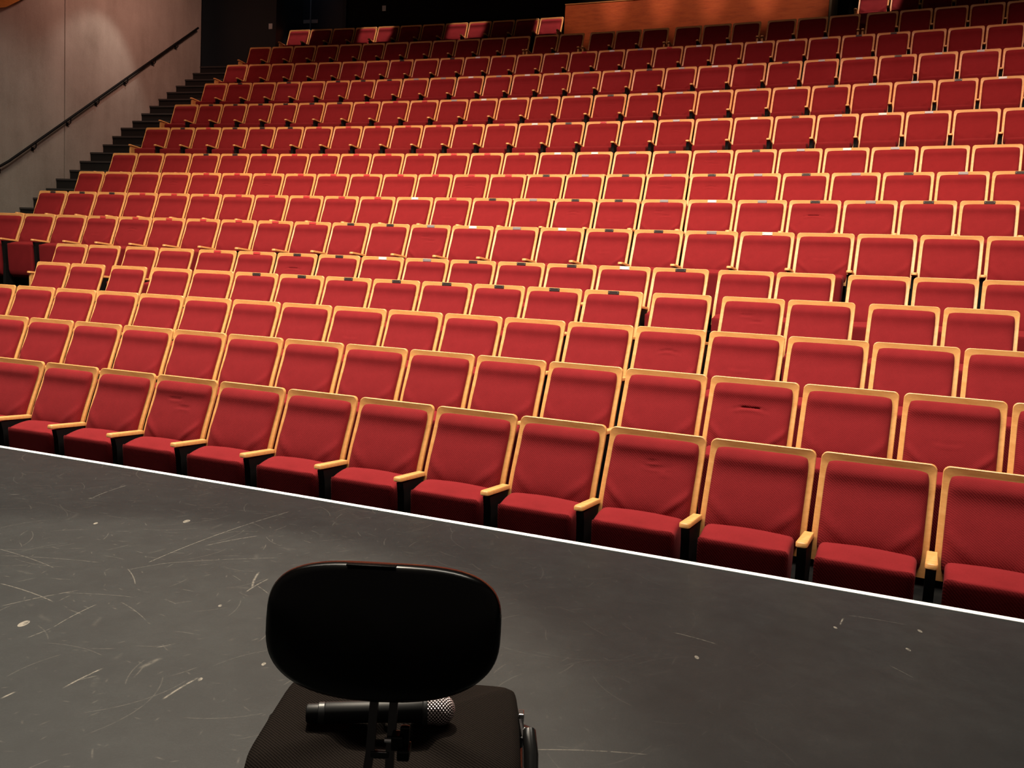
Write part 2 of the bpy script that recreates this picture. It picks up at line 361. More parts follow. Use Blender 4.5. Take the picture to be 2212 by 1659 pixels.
# ---------------------------------------------------------------- the raked rows: concentric arcs
CX, CY = -27.8406, -56.4533
ROW_R = [67.424, 68.325, 69.229, 70.137, 71.04, 71.938, 72.842, 73.75, 74.658, 75.576, 76.507, 77.452, 78.404, 79.326, 80.245]
ROW_Z = [0.87, 1.12, 1.367, 1.627, 1.874, 2.298, 2.716, 3.134, 3.57, 4.169, 4.774, 5.389, 5.996, 6.605, 7.227]
SEATS = {
    1: [([(24.724, 1.004), (25.255, 0.971), (25.78, 0.976), (26.312, 1.003), (26.855, 1.018), (27.402, 1.015), (27.944, 1.002), (28.484, 1.006), (29.021, 0.99), (29.559, 1.013), (30.102, 1.004), (30.64, 0.995), (31.177, 1.004)], 0, 0)],
    2: [([(23.831, 1.004), (24.36, 0.96), (24.884, 0.988), (25.421, 1.005), (25.959, 0.995), (26.497, 1.005), (27.041, 1.018), (27.586, 1.01), (28.125, 0.995), (28.66, 0.996), (29.194, 0.988), (29.732, 1.011), (30.277, 1.016), (30.82, 1.004), (31.358, 0.994), (31.895, 1.004)], 0, 0)],
    3: [([(22.945, 1.004), (23.474, 0.961), (23.996, 0.975), (24.52, 0.974), (25.052, 1.001), (25.592, 1.009), (26.132, 0.998), (26.67, 1.001), (27.211, 1.01), (27.748, 0.987), (28.282, 0.996), (28.816, 0.99), (29.354, 1.01), (29.896, 1.006), (30.439, 1.013), (30.983, 1.011), (31.526, 1.007), (32.066, 1.004)], 0, 0)],
    4: [([(23.035, 0.914), (23.531, 0.923)], 1, 1), ([(24.103, 0.93)], 1, 1), ([(24.678, 1.005), (25.217, 1.0), (25.76, 1.018), (26.306, 1.014), (26.848, 1.004), (27.383, 0.983), (27.918, 1.003), (28.452, 0.981), (28.986, 1.005), (29.529, 1.014)], 1, 1), ([(30.12, 0.962)], 1, 1), ([(30.7, 0.958), (31.218, 0.965)], 1, 1), ([(31.806, 0.95), (32.317, 0.945)], 1, 1)],
    5: [([(22.681, 0.951), (23.189, 0.93)], 1, 1), ([(23.753, 0.939), (24.265, 0.959)], 1, 1), ([(24.851, 1.025), (25.397, 1.004), (25.941, 1.019), (26.488, 1.017), (27.031, 1.002), (27.567, 0.988), (28.101, 0.999), (28.637, 0.992), (29.174, 1.002), (29.711, 0.994), (30.253, 1.022)], 1, 1), ([(30.85, 0.963), (31.367, 0.956)], 1, 1), ([(31.961, 0.952), (32.473, 0.945), (32.998, 1.004)], 1, 0)],
    6: [([(20.985, 1.004), (21.527, 1.011), (22.065, 0.989), (22.596, 0.984), (23.135, 1.02), (23.677, 0.996), (24.215, 1.006), (24.763, 1.033), (25.31, 1.003), (25.851, 1.009), (26.39, 0.994), (26.928, 1.007), (27.466, 0.992), (28.002, 1.0), (28.543, 1.011), (29.08, 0.986), (29.612, 0.989), (30.149, 1.01), (30.699, 1.036), (31.25, 1.014), (31.797, 1.022), (32.344, 1.011), (32.887, 1.01), (33.429, 1.004)], 0, 0)],
    7: [([(21.121, 0.995), (21.657, 0.996), (22.195, 1.005), (22.739, 1.019), (23.288, 1.023), (23.836, 1.015), (24.376, 0.991), (24.917, 1.019), (25.465, 1.024), (26.01, 1.003), (26.551, 1.007), (27.093, 1.009), (27.633, 0.999), (28.173, 1.008), (28.713, 0.999), (29.25, 0.998), (29.784, 0.986), (30.32, 1.006), (30.865, 1.019), (31.411, 1.015), (31.959, 1.023), (32.506, 1.012), (33.05, 1.013), (33.594, 1.009)], 1, 0)],
    8: [([(21.258, 0.947), (21.768, 0.944), (22.305, 1.048), (22.861, 1.025), (23.414, 1.031), (23.966, 1.025), (24.521, 1.041), (25.072, 1.009), (25.62, 1.031), (26.164, 0.991), (26.704, 1.014), (27.249, 1.015), (27.793, 1.007), (28.332, 0.999), (28.87, 1.001), (29.407, 0.996), (29.941, 0.987), (30.48, 1.017), (31.025, 1.009), (31.573, 1.029), (32.119, 1.004), (32.662, 1.015), (33.207, 1.012), (33.747, 0.996), (34.285, 1.004)], 1, 0)],
    9: [([(21.384, 0.972), (21.912, 0.992), (22.446, 0.99), (22.991, 1.036), (23.549, 1.044), (24.104, 1.023), (24.659, 1.041), (25.213, 1.021), (25.765, 1.037), (26.322, 1.034), (26.871, 1.012), (27.411, 0.995), (27.948, 1.002), (28.487, 1.0), (29.029, 1.014), (29.574, 1.015), (30.117, 1.004), (30.66, 1.017), (31.206, 1.016), (31.753, 1.017), (32.303, 1.03), (32.852, 1.012), (33.397, 1.015), (33.943, 1.015), (34.486, 1.004)], 1, 0)],
    10: [([(21.56, 0.98), (22.085, 0.969), (22.618, 1.01), (23.161, 1.012), (23.71, 1.03), (24.263, 1.028), (24.819, 1.042), (25.377, 1.034), (25.928, 1.018), (26.479, 1.03), (27.022, 0.99), (27.561, 1.013), (28.107, 1.017), (28.652, 1.01), (29.194, 1.008), (29.74, 1.021), (30.287, 1.016), (30.831, 1.006), (31.372, 1.006), (31.918, 1.026), (32.469, 1.026), (33.017, 1.013), (33.564, 1.021), (34.113, 1.022), (34.661, 1.017), (35.205, 1.004)], 1, 0)],
    11: [([(21.717, 1.022), (22.254, 0.973), (22.784, 0.994), (23.317, 0.987), (23.846, 0.978), (24.39, 1.046), (24.951, 1.041), (25.504, 1.021), (26.058, 1.038), (26.614, 1.034), (27.168, 1.029), (27.713, 0.995), (28.259, 1.035), (28.806, 1.002), (29.349, 1.019), (29.9, 1.03), (30.449, 1.014), (31.0, 1.036), (31.552, 1.016), (32.099, 1.022), (32.65, 1.025), (33.198, 1.014), (33.743, 1.014), (34.29, 1.023), (34.822, 0.955), (35.35, 1.004)], 1, 0)],
    12: [([(21.951, 1.008), (22.5, 1.032), (23.047, 1.004), (23.586, 1.001), (24.125, 1.003), (24.657, 0.973), (25.189, 1.006), (25.737, 1.032), (26.284, 1.004), (26.827, 1.017), (27.371, 1.006), (27.908, 0.991), (28.449, 1.018), (28.991, 0.997), (29.529, 1.003), (30.072, 1.018), (30.618, 1.013), (31.155, 0.984), (31.696, 1.028), (32.244, 1.01), (32.787, 1.008), (33.325, 0.993), (33.863, 1.007), (34.403, 1.002), (34.944, 1.009), (35.489, 1.017), (36.032, 1.004)], 1, 0)],
    13: [([(22.051, 0.977), (22.585, 1.006), (23.126, 1.008), (23.669, 1.012), (24.213, 1.009), (24.751, 0.992), (25.282, 0.982), (25.81, 0.977), (26.345, 1.014), (26.88, 0.974), (27.409, 0.989), (27.938, 0.978), (28.462, 0.967), (28.984, 0.971), (29.508, 0.974), (30.028, 0.955), (30.548, 0.973), (31.067, 0.955), (31.582, 0.956), (32.093, 0.94), (32.605, 0.958), (33.123, 0.963), (33.64, 0.957), (34.157, 0.961), (34.672, 0.947), (35.183, 0.949), (35.699, 0.968), (36.23, 1.004)], 1, 0)],
    14: [([(22.26, 1.025), (22.805, 1.001), (23.353, 1.038), (23.904, 1.011), (24.445, 1.003), (24.984, 0.999), (25.522, 1.004), (26.058, 0.987), (26.588, 0.983), (27.117, 0.981), (27.642, 0.969), (28.174, 1.005)], 1, 1), ([(28.773, 0.953), (29.29, 0.963)], 1, 1), ([(29.896, 0.938), (30.408, 0.961), (30.927, 0.963)], 1, 1), ([(31.535, 0.959), (32.058, 0.982), (32.582, 0.963)], 1, 1), ([(33.184, 0.955), (33.703, 0.974), (34.226, 0.967)], 1, 1), ([(34.819, 0.952), (35.336, 0.966), (35.858, 0.974), (36.382, 0.97), (36.913, 1.004)], 1, 0)],
    15: [([(22.93, 1.024), (23.486, 1.047), (24.044, 1.029), (24.593, 1.013), (25.136, 1.007), (25.672, 0.986), (26.205, 0.994), (26.743, 1.007), (27.281, 0.992), (27.807, 0.963), (28.334, 0.993), (28.864, 0.977)], 1, 1), ([(34.994, 0.987), (35.511, 0.932), (36.023, 0.966), (36.533, 0.925), (37.037, 0.943)], 1, 1)],
}

D = 1.0                                        # backrest top above its tier
ARC0, ARC1 = 0.10, 0.62


def arc_pt(r, s_or_a, is_angle=True, z=0.0):
    a = s_or_a if is_angle else s_or_a / r
    return Vector((CX + r * math.sin(a), CY + r * math.cos(a), z))


# left concrete wall line  x = WM*y + WB
WM, WB = 0.24018, -12.19599
def wall_x(y, off=0.0): return WM * y + WB + off


def wall_hit(r):
    """point where arc of radius r meets the left wall"""
    lo, hi = 5.0, 30.0
    for _ in range(60):
        y = (lo + hi) / 2
        if math.hypot(wall_x(y) - CX, y - CY) < r: lo = y
        else: hi = y
    return math.atan2(wall_x(y) - CX, y - CY)


def slab(bm, r0, r1, a0, a1, z0, z1, n=40, mi=0, clip=True):
    """annular slab; a0/a1 may be functions of r"""
    f0 = a0 if callable(a0) else (lambda r: a0)
    f1 = a1 if callable(a1) else (lambda r: a1)
    pts = []
    for i in range(n + 1):
        a = f0(r0) + (f1(r0) - f0(r0)) * i / n; p = arc_pt(r0, a); pts.append((p.x, p.y))
    for i in range(n, -1, -1):
        a = f0(r1) + (f1(r1) - f0(r1)) * i / n; p = arc_pt(r1, a); pts.append((p.x, p.y))
    extrude_poly(bm, pts, z0, z1, mi)


# ---------------------------------------------------------------- stage
def edge_y(x): return -0.005 * x * x - 0.432 * x + 4.276
ZS = 0.38
xs = [-7 + 0.25 * i for i in range(49)]
outline = [(x, edge_y(x)) for x in xs] + [(5.0, -4.0), (-7.0, -4.0)]
bm = bmesh.new(); extrude_poly(bm, outline, -0.13, ZS)
structure(build('floor', bm, 'stage'))
bm = bmesh.new()
line = [(x, edge_y(x)) for x in xs] + [(x, edge_y(x) - 0.045) for x in reversed(xs)]
extrude_poly(bm, line, ZS + 0.0005, ZS + 0.004)
structure(build('trim_1', bm, 'white_line'))

# ---------------------------------------------------------------- seating tiers
NOSE = -0.74
bm = bmesh.new()
for k in range(1, 16):
    r0 = ROW_R[k - 1] + NOSE
    r1 = (ROW_R[k] + NOSE) if k < 15 else 81.1
    zf = ROW_Z[k - 1] - D
    s0 = SEATS[k][0][0][0][0]
    if k == 1: r0 -= 0.35
    if k <= 6 and k not in (4, 5): a0 = ARC0 - 0.02
    elif k in (4, 5): a0 = ARC0 - 0.02
    else: a0 = (s0 - 0.38) / ROW_R[k - 1]
    slab(bm, r0, r1, a0, ARC1, -0.6, zf, 60)
structure(build('seating_tier', bm, 'tier'))

# aisle stairs along the concrete wall
RAD = [79.364, 79.098, 78.818, 78.501, 78.186, 77.915, 77.627, 77.37, 77.095, 76.752, 76.51, 76.245, 75.902, 75.63, 75.372, 75.036, 74.80, 74.5, 74.2]
LEV = [6.227, 6.02, 5.813, 5.605, 5.402, 5.199, 4.996, 4.793, 4.591, 4.389, 4.184, 3.979, 3.774, 3.573, 3.371, 3.169, 2.969, 2.77, 2.57]
RAD = RAD[::-1]; LEV = LEV[::-1]
RAD = [73.0, 73.4, 73.8] + RAD; LEV = [1.72, 2.13, 2.35] + LEV
bm = bmesh.new()
rs0 = [ROW_R[k] for k in range(15)]


def aisle_right(r):
    ks = [(ROW_R[k - 1], SEATS[k][0][0][0][0] / ROW_R[k - 1]) for k in range(7, 16)]
    for (ra, aa), (rb, ab) in zip(ks, ks[1:]):
        if r <= rb: return aa + (ab - aa) * (r - ra) / (rb - ra)
    return ks[-1][1]


for i, (r, zl) in enumerate(zip(RAD, LEV)):
    rn = RAD[i + 1] if i + 1 < len(RAD) else 80.2
    slab(bm, r, rn + 0.02, wall_hit, lambda q: aisle_right(q) + 0.001, zl - 0.9, zl - 0.012, 6)
    slab(bm, r - 0.018, r + 0.05, wall_hit, lambda q: aisle_right(q) + 0.001, zl - 0.03, zl, 6, 1)
structure(build('staircase', bm, ['stair', 'nosing']))

# ---------------------------------------------------------------- walls
def wall_box(bm, y0, y1, z0, z1, th=0.3, off=0.0):
    extrude_poly(bm, [(wall_x(y0, off), y0), (wall_x(y1, off), y1), (wall_x(y1, off) - th, y1 + 0.07), (wall_x(y0, off) - th, y0 + 0.07)], z0, z1)


YC = 20.22
bm = bmesh.new()
wall_box(bm, 4.0, 16.185, -0.6, 12.0)
wall_box(bm, 16.205, YC, -0.6, 12.0)
wall_box(bm, 16.1, 16.3, -0.6, 12.0, 0.26, -0.03)
structure(build('wall_left', bm, 'concrete'))

bm = bmesh.new()                                # dark wall return beside the stairs, then the back wall
aC = math.atan2(wall_x(YC) - CX, YC - CY)
slab(bm, 79.85, 80.05, aC - 0.004, 0.28115, 5.9, 12.0, 10)
slab(bm, 80.05, 81.1, 0.2798, 0.28115, 5.9, 12.0, 1)
structure(build('wall_side', bm, 'dark_panel'))
bm = bmesh.new()
slab(bm, 81.05, 81.3, 0.22, ARC1, 5.5, 12.0, 60)
structure(build('wall_back', bm, 'dark_wall'))
bm = bmesh.new()                                # dark ceiling high over the seats
slab(bm, 62.0, 81.3, 0.08, ARC1, 12.0, 12.2, 60)
structure(build('ceiling', bm, 'dark_wall'))

# double door in the recess
def cyl_panel(bm, r, a0, a1, z0, z1, th, mi=0, n=4): slab(bm, r - th, r, a0, a1, z0, z1, n, mi)


zF = 6.23
bm = bmesh.new()
for a in (0.2726, 0.2944): cyl_panel(bm, 81.05, a - 0.0006, a + 0.0006, zF, 8.75, 0.06)
cyl_panel(bm, 81.05, 0.2726, 0.2944, 8.65, 8.75, 0.06)
door = structure(build('door_1', bm, 'dark_panel'))
for (a0, a1, ah) in ((0.2733, 0.28355, 0.2824), (0.2837, 0.2938, 0.2850)):
    bm = bmesh.new(); cyl_panel(bm, 81.04, a0, a1, zF, 8.64, 0.045)
    leaf = build('door_leaf', bm, 'door', door)
    bm = bmesh.new(); cyl_panel(bm, 80.995, ah - 0.0010, ah + 0.0010, 7.60, 7.68, 0.012)
    build('door_handle', bm, 'silver', door)
bm = bmesh.new(); cyl_panel(bm, 80.99, 0.28345, 0.2838, zF, 8.64, 0.004)
build('door_edge', bm, 'edge_grey', door)
bm = bmesh.new(); cyl_panel(bm, 80.98, 0.2729, 0.27315, zF, 8.64, 0.004)
build('door_edge', bm, 'edge_grey', door)

# switch plates
for (r, a, zc, lab) in ((81.05, 0.30655, 7.88, 'pale switch plate on the dark wall above the back row'), (79.85, 0.2795, 7.2, 'small pale switch plate on the dark wall beside the double door')):
    bm = bmesh.new(); n0 = arc_pt(r - 0.008, a)
    add_box(bm, -0.045, 0.045, -0.008, 0.008, -0.06, 0.06, 0.003)
    add_box(bm, -0.012, 0.012, -0.014, -0.006, -0.022, 0.022, 0.002)
    o = build('switch_plate', bm, 'switch'); o.location = (n0.x, n0.y, zc); o.rotation_euler.z = -a
    tag(o, lab, 'light switch')

# control booth with a curved timber front
booth = bpy.data.objects.new('control_booth', None); col.objects.link(booth)
booth.location = arc_pt(80.4, 0.395, True, 6.23)
tag(booth, 'control booth with curved orange timber front behind the top rows', 'booth')
inv = -booth.location


def booth_part(name, bm, mt):
    o = build(name, bm, mt); o.parent = booth; o.matrix_parent_inverse = Matrix.Translation(inv); return o


bm = bmesh.new(); slab(bm, 79.95, 80.0, 0.36437, 0.4270, 5.7, 7.352, 30); booth_part('front_panel', bm, 'booth')
bm = bmesh.new(); slab(bm, 79.94, 80.02, 0.36430, 0.4271, 7.353, 7.372, 30); booth_part('capping', bm, 'wood')
bm = bmesh.new(); slab(bm, 80.0, 80.9, 0.36437, 0.36487, 5.7, 7.35, 1); booth_part('side_panel', bm, 'dark_wall')
bm = bmesh.new(); slab(bm, 79.95, 80.9, 0.4271, 0.4276, 5.7, 8.4, 1); booth_part('side_panel', bm, 'beige')

# timber panel at the top of the concrete wall (its lower edge just enters the picture)
bm = bmesh.new()
yA, yB, yC_ = 13.0, 14.79, 15.10
pts3 = [(yA, 5.0), (yB, 5.74), (yC_, 5.96), (yC_ + 1.2, 6.9), (yC_ + 1.2, 7.6), (yA, 7.6)]
lo = [bm.verts.new((wall_x(y, 0.02), y, z)) for y, z in pts3]; hi = [bm.verts.new((wall_x(y, 0.10), y, z)) for y, z in pts3]
bm.faces.new(lo); bm.faces.new(list(reversed(hi)))
for i in range(len(lo)): bm.faces.new((lo[i], lo[(i + 1) % len(lo)], hi[(i + 1) % len(lo)], hi[i]))
bmesh.ops.recalc_face_normals(bm, faces=bm.faces)
tag(build('wall_panel', bm, 'orange_wood'), 'orange timber acoustic panel high on the concrete wall', 'wall panel')

# handrail
rail = bpy.data.objects.new('handrail', None); col.objects.link(rail)
rail.location = (wall_x(17.0, 0.07), 17.0, 4.8)
tag(rail, 'black metal handrail climbing the concrete wall beside the stairs', 'handrail')
ri = Matrix.Translation(-rail.location)
bm = bmesh.new()
pts_ = [(14.1, 2.93), (14.5, 3.08), (14.72, 3.20), (14.882, 3.30)] + [(14.882 + (20.0 - 14.882) * i / 12, 3.30 + (7.0 - 3.30) * i / 12) for i in range(1, 13)]
add_tube(bm, [(wall_x(y, 0.07), y, z) for y, z in pts_], 0.021, 10)
o = build('rail', bm, 'black_metal', None, True); o.parent = rail; o.matrix_parent_inverse = ri
for (y, z) in ((14.695, 3.16), (15.452, 3.69), (16.252, 4.27), (16.963, 4.79), (17.748, 5.36), (18.576, 5.95), (19.308, 6.48)):
    zt = 3.30 + (y - 14.882) * (3.7 / 5.118) - 0.02
    bm = bmesh.new()
    add_tube(bm, [(wall_x(y, 0.07), y, zt), (wall_x(y, 0.07), y, zt - 0.07), (wall_x(y, 0.045), y, zt - 0.10), (wall_x(y, 0.0), y, zt - 0.10)], 0.010, 8)
    add_box(bm, wall_x(y, 0.0), wall_x(y, 0.012), y - 0.03, y + 0.03, zt - 0.13, zt - 0.07)
    o = build('bracket', bm, 'black_metal'); o.parent = rail; o.matrix_parent_inverse = ri

# ---------------------------------------------------------------- theatre seat meshes (origin: tier floor below the backrest top)
PROF = [(0.0, 1.0), (-0.004, 0.965), (-0.018, 0.917), (-0.052, 0.826), (-0.086, 0.737), (-0.119, 0.643), (-0.142, 0.55), (-0.155, 0.47)]
def prof_y(z):
    P = PROF
    if z >= P[0][1]: return P[0][0]
    for (ya, za), (yb, zb) in zip(P, P[1:]):
        if z >= zb: return ya + (yb - ya) * (za - z) / (za - zb)
    return P[-1][0]
def sprof(z):
    return (prof_y(z - 0.03) + prof_y(z) + prof_y(z + 0.03)) / 3


HW = 0.257                                      # half width of the shell


def shell_outline(x_half, ztop, zbot, rad, n=6):
    """closed list of (x,z): rounded top corners"""
    pts = []
    for i in range(13): pts.append((-x_half, zbot + (ztop - rad - zbot) * i / 13))
    for i in range(n + 1):
        a = PI - PI / 2 * i / n; pts.append((-x_half + rad + rad * math.cos(a), ztop - rad + rad * math.sin(a)))
    for i in range(1, 8): pts.append((-x_half + rad + (2 * x_half - 2 * rad) * i / 8, ztop))
    for i in range(n + 1):
        a = PI / 2 - PI / 2 * i / n; pts.append((x_half - rad + rad * math.cos(a), ztop - rad + rad * math.sin(a)))
    for i in range(12, -1, -1): pts.append((x_half, zbot + (ztop - rad - zbot) * i / 13))
    return pts


def backrest_bm():
    """curved plywood shell with a raised rim seen as a frame"""
    bm = bmesh.new(); th = 0.020
    xs_ = [-1, -0.97, -0.9, -0.75, -0.5, -0.25, 0, 0.25, 0.5, 0.75, 0.9, 0.97, 1]
    out = shell_outline(HW, 1.0, 0.50, 0.030)
    n = len(out)
    def ring(inset, dy):
        o2 = []
        for (x, z) in out:
            xx = x * (1 - inset / HW); zz = 0.50 + (z - 0.50) * (1 - inset / 0.5)
            o2.append(bm.verts.new((xx, sprof(z) + dy, zz)))
        return o2
    f0 = ring(0.003, 0.0); f1 = ring(0.0, 0.003); f2 = ring(0.0, th - 0.003); f3 = ring(0.003, th)
    fi = ring(0.030, 0.0); bi = ring(0.030, th)
    for a, b in ((fi, f0), (f0, f1), (f1, f2), (f2, f3), (f3, bi)):
        for i in range(n - 1): bm.faces.new((a[i], a[i + 1], b[i + 1], b[i]))
        bm.faces.new((a[n - 1], a[0], b[0], b[n - 1]))
    # interior sheets: strips between mirrored columns
    for r_ in (fi, bi):
        half = n // 2
        for i in range(half - 1 if n % 2 else half - 1):
            j = n - 1 - i
            if j - 1 > i + 1: bm.faces.new((r_[i], r_[i + 1], r_[j - 1], r_[j]))
            elif j - 1 == i + 1: bm.faces.new((r_[i], r_[i + 1], r_[j]))
    bmesh.ops.recalc_face_normals(bm, faces=bm.faces)
    return bm


def back_cushion_bm(crease=None, nu=26, nv=30):
    bm = bmesh.new(); hw, z0, z1, T = 0.229, 0.525, 0.966, 0.034
    grid = []
    for j in range(nv + 1):
        row = []
        v = -1 + 2 * j / nv; v = math.copysign(1 - (1 - abs(v)) ** 1.6, v)
        for i in range(nu + 1):
            u = -1 + 2 * i / nu; u = math.copysign(1 - (1 - abs(u)) ** 1.6, u)
            # squircle mapping keeps rounded corners
            k = 0.055
            x = hw * u * (1 - k * (abs(v) ** 8) * abs(u) ** 6 * 0.9); z = (z0 + z1) / 2 + (z1 - z0) / 2 * v * (1 - k * (abs(u) ** 8) * abs(v) ** 6 * 0.9)
            e = max(0.0, 1 - abs(u) ** 9) ** 0.45 * max(0.0, 1 - abs(v) ** 9) ** 0.45
            t_ = T * e
            # head roll at the top, hollow below it, lumbar fullness
            t_ += 0.010 * e * math.exp(-((v - 0.80) / 0.15) ** 2) - 0.007 * e * math.exp(-((v - 0.45) / 0.22) ** 2) + 0.008 * e * math.exp(-((v + 0.45) / 0.4) ** 2)
            # stretched fabric: hollow towards the bottom centre, fuller corners
            t_ -= 0.012 * e * math.exp(-((v + 1.0) / 0.28) ** 2 - (u / 0.55) ** 2)
            d_ = (v + 0.60) - (abs(u) - 0.42) * 0.85; t_ += 0.009 * e * math.exp(-(d_ / 0.11) ** 2) * max(0.0, min(1.0, (abs(u) - 0.30) / 0.35)) * (1 if abs(u) < .95 else .6)
            if crease:
                for (cu, cv, w_, dpt, curv) in crease:
                    d = v - (cv + curv * (u - cu) ** 2)
                    env = math.exp(-((u - cu) / w_) ** 4)
                    t_ -= dpt * env * math.exp(-(d / 0.022) ** 2); t_ += dpt * 0.5 * env * math.exp(-((d + 0.06) / 0.04) ** 2)
            row.append(bm.verts.new((x, sprof(z) - 0.001 - t_, z)))
        grid.append(row)
    for j in range(nv):
        for i in range(nu): bm.faces.new((grid[j][i], grid[j][i + 1], grid[j + 1][i + 1], grid[j + 1][i]))
    return bm


def seat_cushion_bm():
    """tip-up seat in the raised position: a thick block standing against the backrest"""
    bm = bmesh.new(); hw = 0.212
    prof = [(-0.150, 0.14), (-0.20, 0.115), (-0.270, 0.12), (-0.318, 0.16), (-0.334, 0.22), (-0.346, 0.40), (-0.355, 0.54), (-0.357, 0.562), (-0.353, 0.570), (-0.344, 0.575), (-0.30, 0.590), (-0.25, 0.602), (-0.20, 0.608), (-0.165, 0.604), (-0.155, 0.58)]
    xs_ = [-1, -0.985, -0.94, -0.86, -0.6, -0.3, 0, 0.3, 0.6, 0.86, 0.94, 0.985, 1]
    rings = []
    yc, zc = -0.25, 0.36
    for u in xs_:
        q = {1: 0.022, 0.985: 0.010, 0.94: 0.002}.get(abs(u), 0.0)
        rg = []
        for (y, z) in prof:
            dy = y - yc; dz = z - zc
            yy = y - math.copysign(min(q, abs(dy)), dy); zz = z - math.copysign(min(q, abs(dz)), dz)
            low = max(0.0, (0.45 - z)) * 0.10
            rg.append(bm.verts.new((hw * u * (1 - low), yy, zz - (0.010 * u * u if z > 0.57 else 0))))
        rings.append(rg)
    n = len(prof)
    for a, b in zip(rings, rings[1:]):
        for k in range(n): bm.faces.new((a[k], a[(k + 1) % n], b[(k + 1) % n], b[k]))
    bm.faces.new(rings[0]); bm.faces.new(list(reversed(rings[-1])))
    bmesh.ops.recalc_face_normals(bm, faces=bm.faces)
    return bm


def arm_bm(x=0.27):
    bm = bmesh.new()
    out = [(-0.024, -0.130), (-0.026, -0.39), (-0.023, -0.405), (-0.015, -0.413), (0.015, -0.413), (0.023, -0.405), (0.026, -0.39), (0.024, -0.130)]
    levels = [(0.606, 0.004), (0.609, 0.0), (0.626, 0.0), (0.631, 0.004)]
    rings = []
    for z, ins in levels:
        rings.append([bm.verts.new((x + px * (1 - ins / 0.026), (py + 0.26) * (1 - ins / 0.155) - 0.26, z + 0.006 * (py + 0.26) * -1 / 0.15)) for px, py in out])
    n = len(out)
    for a, b in zip(rings, rings[1:]):
        for k in range(n): bm.faces.new((a[k], a[(k + 1) % n], b[(k + 1) % n], b[k]))
    bm.faces.new(rings[-1]); bm.faces.new(list(reversed(rings[0])))
    bmesh.ops.recalc_face_normals(bm, faces=bm.faces)
    return bm


def post_bm(x=0.27):
    """black standard under the armrest with a foot"""
    bm = bmesh.new()
    pr = [(-0.168, 0.0), (-0.34, 0.0), (-0.34, 0.05), (-0.335, 0.30), (-0.36, 0.54), (-0.375, 0.600), (-0.145, 0.606), (-0.150, 0.56), (-0.168, 0.45)]
    a = [bm.verts.new((x - 0.021, y, z)) for y, z in pr]; b = [bm.verts.new((x + 0.021, y, z)) for y, z in pr]
    bm.faces.new(a); bm.faces.new(list(reversed(b)))
    for i in range(len(pr)): bm.faces.new((a[i], a[(i + 1) % len(pr)], b[(i + 1) % len(pr)], b[i]))
    add_box(bm, x - 0.008, x + 0.008, -0.172, -0.075, 0.0, 0.60)
    add_box(bm, x - 0.035, x + 0.035, -0.36, -0.08, 0.0, 0.012)
    bmesh.ops.recalc_face_normals(bm, faces=bm.faces)
    return bm


def side_panel_bm(x=-0.27):
    bm = bmesh.new()
    add_box(bm, x - 0.017, x + 0.017, -0.385, -0.075, 0.03, 0.606, 0.006)
    add_box(bm, x - 0.014, x + 0.014, -0.36, -0.10, 0.0, 0.03)
    return bm


def plate_bm():
    bm = bmesh.new()
    add_box(bm, -0.048, 0.048, -0.0055, -0.0005, 0.9690, 0.9975, 0.0015, 1)
    for x in (-0.039, 0.039): add_box(bm, x - 0.003, x + 0.003, -0.006, -0.004, 0.982, 0.988, 0, 1, 1)
    return bm


def obj_mesh(name, bm, mats, smooth=True, deg=40):
    me = bpy.data.meshes.new(name); bm.normal_update(); bm.to_mesh(me); bm.free()
    for mm in (mats if isinstance(mats, (list, tuple)) else [mats]): me.materials.append(M[mm])
    b = bmesh.new(); b.from_mesh(me)
    for f in b.faces: f.smooth = smooth
    if smooth:
        for e in b.edges:
            if len(e.link_faces) == 2 and e.calc_face_angle() > math.radians(deg): e.smooth = False
    b.to_mesh(me); b.free()
    return me


CREASE = {
    'plain': None,
    'one': [(0.05, 0.42, 0.30, 0.010, -0.55)],
    'low': [(-0.05, 0.02, 0.28, 0.006, 0.25)],
    'two': [(-0.15, 0.50, 0.22, 0.006, 0.4), (0.25, 0.30, 0.25, 0.007, -0.4)],
    'deep': [(0.0, 0.40, 0.40, 0.011, -0.35)],
    'scuff': [(0.1, 0.35, 0.30, 0.006, 0.3), (0.0, 0.48, 0.12, 0.005, 1.0), (0.32, 0.28, 0.15, 0.005, -0.6)],
}
ME = {'backrest': obj_mesh('backrest', backrest_bm(), 'wood', True, 30),
      'seat_cushion': obj_mesh('seat_cushion', seat_cushion_bm(), 'fabric', True, 50),
      'armrest': obj_mesh('armrest', arm_bm(), 'wood', True, 50),
      'armrest_left': obj_mesh('armrest', arm_bm(-0.27), 'wood', True, 50),
      'armrest_post': obj_mesh('armrest_post', post_bm(), 'black_metal', False),
      'armrest_post_left': obj_mesh('armrest_post', post_bm(-0.27), 'black_metal', False),
      'side_panel': obj_mesh('side_panel', side_panel_bm(), 'wood', False),
      'side_panel_right': obj_mesh('side_panel', side_panel_bm(0.27), 'wood', False)}
for k_, c_ in CREASE.items():
    ME['cushion_' + k_] = obj_mesh('backrest_cushion', back_cushion_bm(c_, *((46, 60) if c_ else (26, 30))), 'fabric', True, 70)
for k_, mm in (('dark', 'bronze'), ('red', 'red_plate'), ('silver', 'silver'), ('white', 'white_plate')):
    ME['plate_' + k_] = obj_mesh('nameplate', plate_bm(), [mm, 'screw'], False)


def part(name, me, parent):
    o = bpy.data.objects.new(name, me); col.objects.link(o); o.parent = parent; return o


